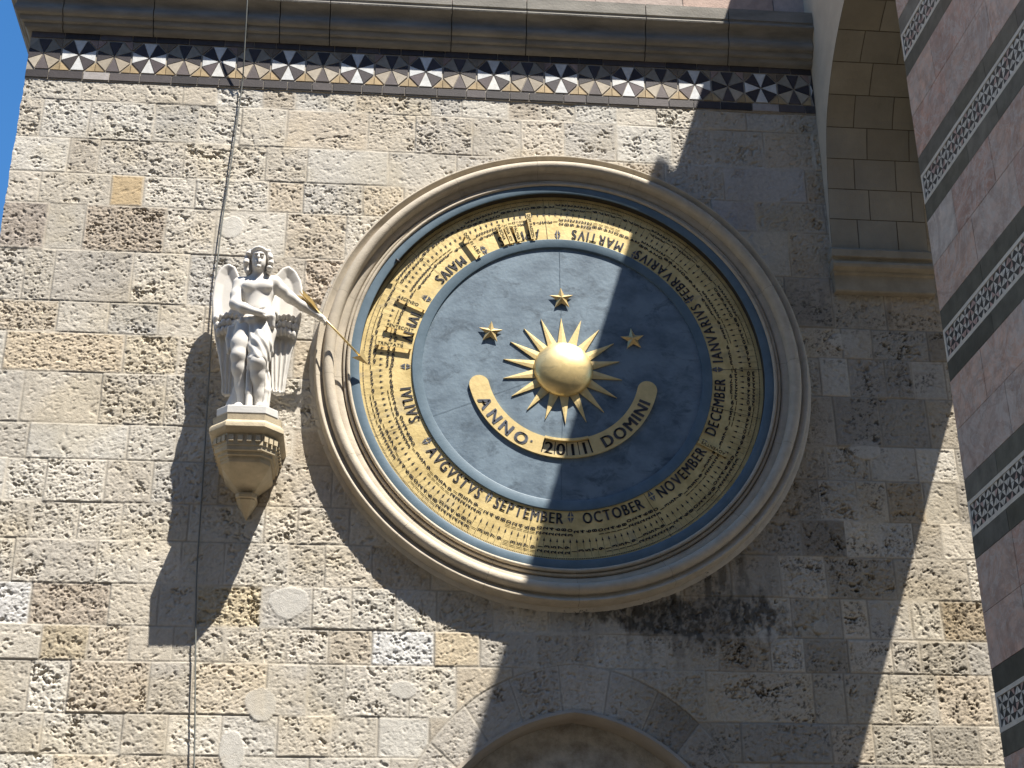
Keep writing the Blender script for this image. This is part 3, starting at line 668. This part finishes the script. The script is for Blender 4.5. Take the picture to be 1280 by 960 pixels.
for sx_ in (-1, 1): B.ell(hc+(.004+sx_*.025, -.084, -.006), (.016, .013, .010), .008, sub=True); B.ell(hc+(.004+sx_*.025, -.073, -.008), (.013, .012, .008), .006)
B.cap(hc+(-.014, -.083, -.058), hc+(.022, -.083, -.058), .006, .006, .006); B.cap(hc+(-.010, -.080, -.070), hc+(.018, -.080, -.070), .006, .006, .005)
B.ell(hc+(.004, -.070, -.098), (.02, .018, .016), .015)                   # chin
B.cap(hc+(0, .0, -.06), (-2.462, -.375, .50), .046, .056, .025)           # neck
B.chain([(-2.455, -.365, .515, .05), (-2.595, -.36, .478, .062)], .04); B.chain([(-2.455, -.365, .515, .05), (-2.345, -.37, .495, .060)], .04)
B.ell((-2.465, -.375, .40), (.135, .088, .13), .05)                       # rib cage
B.ell((-2.515, -.447, .425), (.062, .030, .048), .03); B.ell((-2.405, -.447, .428), (.060, .030, .048), .03)   # pectorals
B.ell((-2.447, -.385, .25), (.104, .076, .12), .05)                       # belly
B.ell((-2.468, -.385, .10), (.122, .088, .10), .05)
B.chain([(-2.530, -.40, .06, .086), (-2.555, -.43, -.09, .074), (-2.562, -.452, -.20, .058), (-2.553, -.425, -.30, .055), (-2.528, -.395, -.45, .040), (-2.515, -.39, -.585, .034)], .03)
B.chain([(-2.402, -.40, .05, .088), (-2.405, -.46, -.12, .074), (-2.412, -.495, -.275, .059), (-2.408, -.455, -.37, .053), (-2.395, -.415, -.50, .040), (-2.390, -.405, -.59, .034)], .03)
for fx, fy, dx in ((-2.515, -.40, -.03), (-2.388, -.41, .02)):
    B.chain([(fx, fy+.02, -.625, .032), (fx+dx*.6, fy-.06, -.628, .028), (fx+dx, fy-.105, -.638, .018)], .02)
    for i in range(5): B.cap((fx+dx+(i-2)*.013, fy-.10, -.642), (fx+dx*1.1+(i-2)*.014, fy-.128+abs(i-2)*.006, -.645), .008, .007, .004)
# her right arm bends across the waist, the left reaches out to the dial
B.chain([(-2.603, -.37, .470, .060), (-2.620, -.40, .36, .048), (-2.623, -.435, .262, .043), (-2.55, -.50, .195, .039), (-2.462, -.53, .152, .028)], .025)
B.chain([(-2.335, -.375, .490, .058), (-2.275, -.355, .44, .049), (-2.212, -.33, .395, .044), (-2.11, -.29, .345, .038), (-2.010, -.252, .296, .027)], .025)
def hand(w, d, upv, curl, n_f=4):
    w, d, upv = np.array(w), np.array(d)/np.linalg.norm(d), np.array(upv)/np.linalg.norm(upv); sd = np.cross(d, upv)
    B.chain([(*w, .025), (*(w+d*.035), .026), (*(w+d*.062), .024)], .012, None)
    for i in range(4):
        o = sd*(i-1.5)*.0145; L = (.044, .052, .048, .038)[i]
        p = w+d*.066+o; q_ = p+(d*.8-upv*curl*.45)*L*.6; r_ = q_+(d*(.75-curl)-upv*curl)*L*.55
        B.cap(p, q_, .0085, .008, .004); B.cap(q_, r_, .008, .0065, .004)
    p = w+d*.02-sd*.022; q_ = p+(d*.6-sd*.5-upv*.4)*.035; B.cap(p, q_, .0105, .009, .008); B.cap(q_, q_+(d*.7-upv*.5)*.026, .009, .0075, .004)
hand((-2.452, -.533, .148), (.95, -.05, -.25), (.1, -.8, .55), .55)
hand((-1.992, -.247, .290), (.80, .12, -.50), (.45, -.5, .75), .8)
B.d += 0
B.build('body', M_MARBLE, ang_)
# hair
Hh = SDF((-2.62, -.58, .48), (-2.31, -.28, .86), .0055)
Hh.ell(hc+(0, .022, .045), (.080, .088, .080), .01)
rs = random.Random(5)
for sx_ in (-1, 1):
    for i in range(12):
        t = i/11; p = hc+np.array((sx_*(.070+.026*math.sin(2.6*t)), -.035+.04*rs.random(), .065-.17*t))
        Hh.ell(p, (.024, .026, .021), .007)
        Hh.ell(hc+np.array((sx_*(.055+.02*rs.random()), .03+.03*rs.random(), .05-.16*t)), (.03, .03, .026), .01)
for i in range(9):
    t = (i-4)/4; Hh.ell(hc+np.array((t*.066, -.060+.036*abs(t)**1.5, .074-.028*t*t)), (.019, .024, .018), .010)
for i in range(6): Hh.ell(hc+np.array(((i-2.5)*.022, .07, -.03)), (.024, .026, .06), .01)
Hh.build('hair', M_MARBLE, ang_)
# cloth round the hips, over the left thigh and falling between and beside the legs
Dp = SDF((-2.74, -.66, -.68), (-2.20, -.22, .34), .0062)
Dp.chain([(-2.60, -.36, .12, .03), (-2.55, -.46, .10, .028), (-2.47, -.485, .10, .03), (-2.39, -.48, .155, .034), (-2.335, -.42, .20, .04), (-2.33, -.36, .20, .04)], .02)
for i in range(9):
    Dp.ell((-2.405+.011*i+.006*math.sin(i*2.1), -.478+.006*i, .205+.016*math.sin(i*1.7)), (.026, .030, .022), .01)
Dp.chain([(-2.35, -.475, .20, .03), (-2.335, -.485, .13, .03), (-2.33, -.47, .06, .024)], .012)
Dp.chain([(-2.40, -.405, .05, .098), (-2.404, -.462, -.11, .084), (-2.410, -.49, -.24, .066), (-2.405, -.47, -.31, .058)], .02)
Dp.chain([(-2.47, -.47, .06, .030), (-2.468, -.485, -.1, .024), (-2.478, -.47, -.3, .018), (-2.47, -.46, -.5, .016), (-2.462, -.45, -.64, .022)], .02)
Dp.chain([(-2.45, -.45, .04, .030), (-2.455, -.47, -.15, .02), (-2.462, -.45, -.38, .016), (-2.448, -.44, -.645, .02)], .012)
Dp.chain([(-2.335, -.40, .04, .04), (-2.335, -.43, -.15, .026), (-2.355, -.43, -.30, .016), (-2.335, -.42, -.47, .018), (-2.345, -.42, -.60, .022), (-2.372, -.43, -.645, .02)], .02)
Dp.chain([(-2.345, -.37, -.30, .02), (-2.32, -.38, -.45, .02), (-2.335, -.39, -.62, .026)], .015)
Dp.cap((-2.44, -.38, -.20), (-2.43, -.36, -.64), .03, .05, .03); Dp.cap((-2.37, -.36, -.25), (-2.37, -.34, -.64), .03, .05, .03)
Dp.cap((-2.52, -.33, .05), (-2.55, -.30, -.64), .05, .07, .04); Dp.cap((-2.60, -.31, -.50), (-2.615, -.33, -.64), .03, .05, .03)
Dp.chain([(-2.59, -.34, .14, .04), (-2.64, -.36, .08, .03), (-2.655, -.38, -.02, .024), (-2.645, -.38, -.10, .020), (-2.655, -.38, -.14, .012)], .015)
Dp.chain([(-2.61, -.36, .06, .03), (-2.625, -.39, -.04, .02), (-2.63, -.39, -.10, .014)], .012)
x, y, z = np.meshgrid(*Dp.ax, indexing='ij', sparse=True)
Dp.d += (.0042*np.sin(95*x+34*z+3*np.sin(11*z+9*y))*np.clip((z+.68)*3, .4, 1)).astype(np.float32)
Dp.build('drapery', M_MARBLE, ang_)
WL = [(-2.726, .746), (-2.77, .721), (-2.804, .666), (-2.827, .568), (-2.833, .41), (-2.815, .238), (-2.784, .068), (-2.743, -.1), (-2.707, -.283), (-2.702, -.39), (-2.674, -.414), (-2.642, -.404), (-2.619, -.415), (-2.588, -.386), (-2.571, -.261), (-2.555, .008), (-2.56, .35), (-2.615, .594), (-2.669, .715)]
WR = [(-2.242, .743), (-2.294, .722), (-2.345, .651), (-2.375, .536), (-2.37, .274), (-2.34, -.051), (-2.324, -.352), (-2.297, -.387), (-2.268, -.375), (-2.245, -.39), (-2.216, -.373), (-2.203, -.214), (-2.183, -.045), (-2.149, .092), (-2.126, .214), (-2.112, .335), (-2.113, .493), (-2.138, .612), (-2.185, .699)]
def wing(P, sgn):
    P = np.array(P); lo, hi = P.min(0)-.05, P.max(0)+.05
    Wd = SDF((lo[0], -.33, lo[1]), (hi[0], -.06, hi[1]), .006)
    gx, gz = np.meshgrid(Wd.ax[0], Wd.ax[2], indexing='ij'); d2 = np.full(gx.shape, 9.); ins_ = np.zeros(gx.shape, bool)
    for a, b_ in zip(P, np.roll(P, -1, 0)):
        e = b_-a; t = np.clip(((gx-a[0])*e[0]+(gz-a[1])*e[1])/(e@e), 0, 1); d2 = np.minimum(d2, np.hypot(gx-a[0]-t*e[0], gz-a[1]-t*e[1]))
        c = (a[1] > gz) != (b_[1] > gz); ins_ ^= c & (gx < a[0]+(gz-a[1])*(b_[0]-a[0])/(b_[1]-a[1]+1e-12))
    sd = np.where(ins_, -d2, d2); inner = np.clip(-sd, 0, .2)
    # dished plate with a thick rolled edge; long feathers below the coverts
    tipx, tipz = (-2.645, -.75) if sgn < 0 else (-2.262, -.75)
    fa = np.arctan2(gx-tipx, gz-tipz)*(34 if sgn < 0 else 34); low = np.clip((.12-gz)/.08, 0, 1)
    ridge = .010*np.abs(np.sin(fa*1.5))*low*np.clip(inner/.02, .3, 1)
    dish = .030*np.clip(inner/.075, 0, 1)**1.3*(1-.75*low); step = -.022*(1-np.clip((.13-gz)/.03, 0, 1))
    yf = -.215+dish+ridge*1.2+np.clip(.12-gz, 0, 1)*.03+step      # front surface
    y = Wd.ax[1][None, :, None]; th = .05
    q1 = sd[:, None, :]+.016; q2 = np.maximum(yf[:, None, :]-y, y-(yf-dish)[:, None, :]-th)+.016
    Wd.d = (np.minimum(np.maximum(q1, q2), 0)+np.sqrt(np.maximum(q1, 0)**2+np.maximum(q2, 0)**2)-.016).astype(np.float32)
    rs_ = random.Random(3)
    for row, (zz, r_) in enumerate(((.235, .03), (.17, .034), (.105, .036))):
        x0, x1 = (-2.80+.012*row, -2.58) if sgn < 0 else (-2.345, -2.13-.012*row); n_ = 6 if row != 1 else 5
        for i_ in range(n_):
            t = (i_+.5)/n_; zx = zz+(.03*math.sin(math.pi*t))-.02*abs(t-.5)
            Wd.ell((x0+(x1-x0)*t, -.232-.004*row, zx+.008*rs_.random()), (.60*(x1-x0)/n_, .020, r_), .004, tilt=.25)
    Wd.build('wing', M_MARBLE, ang_)
wing(WL, -1); wing(WR, 1)


# gilded arrow held in the statue's hand
T0, T1 = Vector((-2.097, -.305, .411)), Vector((-1.573, -.118, -.072)); dv = (T1-T0).normalized()
arw = thing('gilded_arrow', 'gilded arrow in the angel\'s hand pointing at the late June days', 'arrow', tuple(T0))
m = MB(); m.tube([T0+dv*.02, T1-dv*.07], .0085, 10); m.build('shaft', M_GILT, arw)
side = dv.cross(Vector((-.15, 1, .3))).normalized(); nrm = dv.cross(side).normalized()
def vane(d0, name, pts, wd):
    m = MB(); k = len(pts); vs_ = []
    for s2 in (-1, 1): vs_ += [tuple(T0+dv*a+d0*c+d0.cross(dv)*(wd*s2)) for a, c in pts]
    m.add(vs_, [tuple(range(k))[::-1], tuple(range(k, 2*k))]+[(i, (i+1) % k, (i+1) % k+k, i+k) for i in range(k)]); m.build(name, M_RAY, arw)
for d0 in (side, -side, nrm): vane(d0, 'fletching', [(-.02, .004), (-.065, .034), (.05, .037), (.14, .018), (.19, .004)], .0025)
hl = .125; L_ = (T1-T0).length
m = MB(); A_ = T1-dv*hl
m.add([tuple(T1), tuple(A_+side*.058-dv*.01), tuple(A_-side*.058-dv*.01), tuple(A_+dv*.025+nrm*.016), tuple(A_+dv*.025-nrm*.016)], [(0, 1, 3), (0, 3, 2), (0, 4, 1), (0, 2, 4), (1, 4, 3), (2, 3, 4)])
m.build('arrowhead', M_GILT, arw)

# ------------------------------------------------------------------ cable down the wall
m = MB()
cp = [(-2.70, .012, 12), (-2.75, .008, 3.78), (-2.757, -.214, 3.645), (-2.757, -.236, 3.47), (-2.757, -.10, 2.85), (-2.765, -.03, 2.60), (-2.801, -.03, 1.788), (-2.834, -.03, 1.155), (-2.841, -.035, .476), (-2.823, -.035, -.243), (-2.811, -.03, -.792), (-2.799, -.03, -1.386), (-2.788, -.035, -1.83), (-2.755, -.04, -2.32), (-2.69, -.045, -3.248), (-2.66, -.045, -4.2), (-2.65, -.03, -7.2)]
fine = []
for i in range(len(cp)-1):
    for k in range(6):
        t = k/6; p0, p1, p2, p3 = (np.array(cp[max(0, min(len(cp)-1, i+o))]) for o in (-1, 0, 1, 2))
        fine.append(tuple(.5*((2*p1)+(-p0+p2)*t+(2*p0-5*p1+4*p2-p3)*t*t+(-p0+3*p1-3*p2+p3)*t**3)))
m.tube(fine, .0062, 6); tag(m.build('hanging_cable', M_CABLE), 'thin grey cable hanging down the tower wall behind the angel', 'cable')

# ------------------------------------------------------------------ arch between tower and church
FY = -1.9; AX0, AX1, ATOP = 2.34, 3.19, 6.07
ar = thing('connecting_arch', 'beige stone arch springing from the tower wall on a moulded impost towards the church', 'arch', (AX0, 0, -7.2))
sof = [(.03, .9), (-.03, 1.25), (-.058, 1.54), (-.10, 1.80), (-.15, 2.05), (-.235, 2.32), (-.33, 2.49), (-.45, 2.64), (-.60, 2.785), (-.76, 2.90), (-.95, 3.01), (-1.20, 3.12), (-1.45, 3.20), (-1.70, 3.26), (FY, 3.29)]
def cr(pts, n=5):
    o = []
    for i in range(len(pts)-1):
        for k in range(n):
            t = k/n; p0, p1, p2, p3 = (np.array(pts[max(0, min(len(pts)-1, i+q_))]) for q_ in (-1, 0, 1, 2))
            o.append(tuple(.5*((2*p1)+(-p0+p2)*t+(2*p0-5*p1+4*p2-p3)*t*t+(-p0+3*p1-3*p2+p3)*t**3)))
    return o+[pts[-1]]
S = cr(sof)
m = MB(); n_ = len(S)
for xx_ in (AX0, AX1):
    vs_ = [(xx_, y, z) for y, z in S]+[(xx_, y, ATOP) for y, z in S]
    m.add(vs_, [(i, i+1, i+1+n_, i+n_) for i in range(n_-1)])
m.add([(AX0, .03, ATOP), (AX1, .03, ATOP), (AX1, FY, ATOP), (AX0, FY, ATOP)], [(0, 1, 2, 3)])
m.build('spandrel', M_ARCHFACE, ar)
# soffit in ashlar courses: each stone its own face with an open joint
m = MB(); al = [0]
for p, q_ in zip(S[:-1], S[1:]): al.append(al[-1]+math.hypot(q_[0]-p[0], q_[1]-p[1]))
def spt(s_): return (np.interp(s_, al, [p[0] for p in S]), np.interp(s_, al, [p[1] for p in S]))
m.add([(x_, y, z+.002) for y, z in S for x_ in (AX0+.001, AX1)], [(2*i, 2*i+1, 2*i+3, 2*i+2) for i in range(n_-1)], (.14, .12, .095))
s_ = .34; k = 0
while s_ < al[-1]-.29:
    h = .283; x_ = AX0+.001; first = True
    while x_ < AX1-.01:
        w = random.uniform(.33, .40) if not first else (.24, .36)[k % 2]
        first = False; x2 = min(AX1, x_+w); vs_ = []
        for i in range(5):
            y, z = spt(s_+.004+(h-.008)*i/4); y2, z2 = spt(s_+.01+h*i/4); tx, tz = y2-y, z2-z; L = math.hypot(tx, tz)+1e-9
            ny, nz_ = (-1, 0)
            for xq in (x_+(0 if x_ < AX0+.01 else .004), x2-.004): vs_.append((xq, y-.004, z-.002))
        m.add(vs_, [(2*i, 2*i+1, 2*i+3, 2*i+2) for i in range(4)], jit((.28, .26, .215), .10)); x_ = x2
    s_ += h; k += 1
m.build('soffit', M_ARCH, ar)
IP = [(0, .80), (.05, .803), (.058, .815), (.060, .93), (.066, .955), (.085, .965), (.088, .985), (.112, .99), (.130, 1.005), (.137, 1.03), (.130, 1.055), (.108, 1.068), (.100, 1.072), (.100, 1.10), (.128, 1.106), (.130, 1.17), (0.02, 1.25)]
def impost(face):
    m = MB(); k = len(IP); sg = -1 if face == 0 else 1; yb_ = 0 if face == 0 else FY
    vs_ = []
    for d, z in IP: vs_.append((AX0-d*.25-.002, yb_+sg*0-.0, z))
    for d, z in IP: vs_.append((AX0-d*.25-.002, yb_+sg*d, z))
    for d, z in IP: vs_.append((AX1, yb_+sg*d, z))
    fs = [(i*k+e, i*k+e+1, (i+1)*k+e+1, (i+1)*k+e) for i in range(2) for e in range(k-1)]
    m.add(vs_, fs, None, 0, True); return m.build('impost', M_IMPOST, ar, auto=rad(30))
impost(0)
# unseen block added behind the arch, shaped to cast the shadow across the wall
m = MB(); xr = lambda y: 3.8+.171-.134*abs(y)
for z0, z1 in ((1.81, 5.6),):
    vs_ = [(x, y, z) for z in (z0, z1) for x, y in ((3.2, .0), (xr(0), .0), (xr(3.4), -3.4), (3.2, -3.4))]
    m.add(vs_, [(0, 3, 2, 1), (4, 5, 6, 7), (0, 1, 5, 4), (1, 2, 6, 5), (2, 3, 7, 6), (3, 0, 4, 7)])
m.build('shadow_caster', M_ARCHFACE, ar)

# ------------------------------------------------------------------ church facade
TH = rad(2.5); FX = 2.455; ux, uy = math.sin(TH), -math.cos(TH); TOPF, LEN, THK = 7.07, 14., .72
church = thing('church_facade', 'church facade of pink marble courses with dark bands and black and white inlay', 'church', (FX, FY, -7.2))
def fl(u, w, z): return (FX+ux*u+uy*-w*-1*-1, FY+uy*u+ux*w, z) if False else (FX+ux*u-uy*w, FY+uy*u+ux*w, z)   # u along the face, w into the wall
m = MB(); m.box(0, LEN, .02, THK, -7.2, TOPF, None, 0, fl); m.build('core_wall', M_WALLFAR, church)
m = MB(); fx_, fy_, _z = fl(.09, .12, 0)
m.tube([(fx_, fy_, TOPF), (fx_, fy_, TOPF+.05), (fx_, fy_, TOPF+.12), (fx_, fy_, TOPF+.2), (fx_, fy_, TOPF+.34)], .05, 12, rs=[.085, .05, .085, .06, .01]); m.build('shadow_finial', M_WALLFAR, church)  # unseen knob, added so its shadow notches the edge on the wall
PINKS = [(.45, .275, .215), (.48, .32, .255), (.45, .38, .335), (.49, .43, .385), (.42, .25, .195), (.45, .345, .295), (.51, .35, .28)]
def course(name, z0, z1, m_, pal, wmin, wmax, d, parent=church, var=.12, rows=1):
    m = MB(); hh = (z1-z0)/rows
    for r in range(rows):
        u = 0; za, zb = z0+hh*r, z0+hh*(r+1)
        while u < LEN:
            w = min(random.uniform(wmin, wmax)*(.6 if u == 0 and r % 2 else 1), LEN-u)
            if LEN-u-w < .2: w = LEN-u
            m.box(u+(.002 if u > 0 else 0), u+w-.002, -d-random.uniform(0, .0015), .03, za+.002, zb-.002, jit(random.choice(pal), var), 0, fl)
            if u == 0: pass
            u += w
    return m.build(name, m_, parent)
k = -4
while True:
    st = 2.034-1.287*k; k += 1
    pb, pt = st+.155, st-.40+1.287            # pink course above this band
    if st-.4 < -7.2: break
    if pb < TOPF: course('pink_course', pb, TOPF if pt > TOPF-.5 else pt, M_FBLOCK, PINKS, .55, 1.0, .012, rows=2)
    if st > TOPF-.2: continue
    course('dark_band', st, st+.155, M_FDARK, [(.098, .097, .08), (.12, .117, .10)], .45, .8, .012, var=.25)
    course('dark_band', st-.40, st-.25, M_FDARK, [(.098, .097, .08), (.12, .117, .10)], .45, .8, .012, var=.25)
    s = MB(); zb, zt = st-.25, st
    s.box(0, LEN, -.013, .03, zt-.030, zt-.001, None, 0, fl); s.box(0, LEN, -.013, .03, zb+.001, zb+.030, None, 0, fl); s.box(0, .028, -.0126, .03, zb+.0305, zt-.0305, None, 0, fl)
    s.box(.0285, LEN, -.006, .03, zb+.0305, zt-.0305, (.05, .05, .05), 1, fl)
    c = .095; U0 = .03
    near = st > -4 and st < 4.5
    if near:
        for i in range(44):
            for r in range(2):
                uc = U0+c*(i+.5); zc_ = zb+.030+c*(r+.5); hh = c/2*.96
                pts = [(-1, -1), (0, -1), (1, -1), (1, 0), (1, 1), (0, 1), (-1, 1), (-1, 0)]
                for e in range(8):
                    lightt = (e+i+r) % 2 == 0
                    tone = jit((.55, .53, .48) if random.random() < .75 else (.42, .30, .27), .1) if lightt else None
                    if tone is None: continue
                    p, p2 = pts[e], pts[(e+1) % 8]
                    s.add([fl(uc+hh*a, -.0085, zc_+hh*b_) for a, b_ in ((0, 0), p, p2)], [(0, 1, 2)], tone, 1)
    s.build('inlay_strip', [M_FTRIM, M_FTESS], church)

# ------------------------------------------------------------------ unseen block added behind the viewer to cut the square's low sky light
pz = thing('sky_blocker', 'unseen brown block added behind the viewer to cut low sky light', 'sky blocker', (0, -24, -7.2))
M_BLOCKER = mat('blocker_plaster', (.22, .18, .14), .9, var=.15, scale=1.5)
m = MB(); m.box(-45, 45, -36, -24, -7.2, 18.5); m.build('wall', M_BLOCKER, pz)
m = MB(); m.box(-45.3, 45.3, -36.3, -23.4, 18.502, 19.3); m.build('blocker_cornice', M_BLOCKER, pz)
M_PANE = mat('blocker_pane', (.03, .035, .04), .15)
wm = MB(); wm.box(-.65, .65, -24.02, -23.95, -1.2, 1.2)  # windows only dress the added block
w0_ = wm.build('window', M_PANE, pz)
for r_ in range(4):
    for c_ in range(22):
        if r_ == c_ == 0: o = w0_
        else: o = w0_.copy(); COL.objects.link(o); o.parent = pz
        o.location = (-42+4*c_, 0, -3.2+5.6*r_)
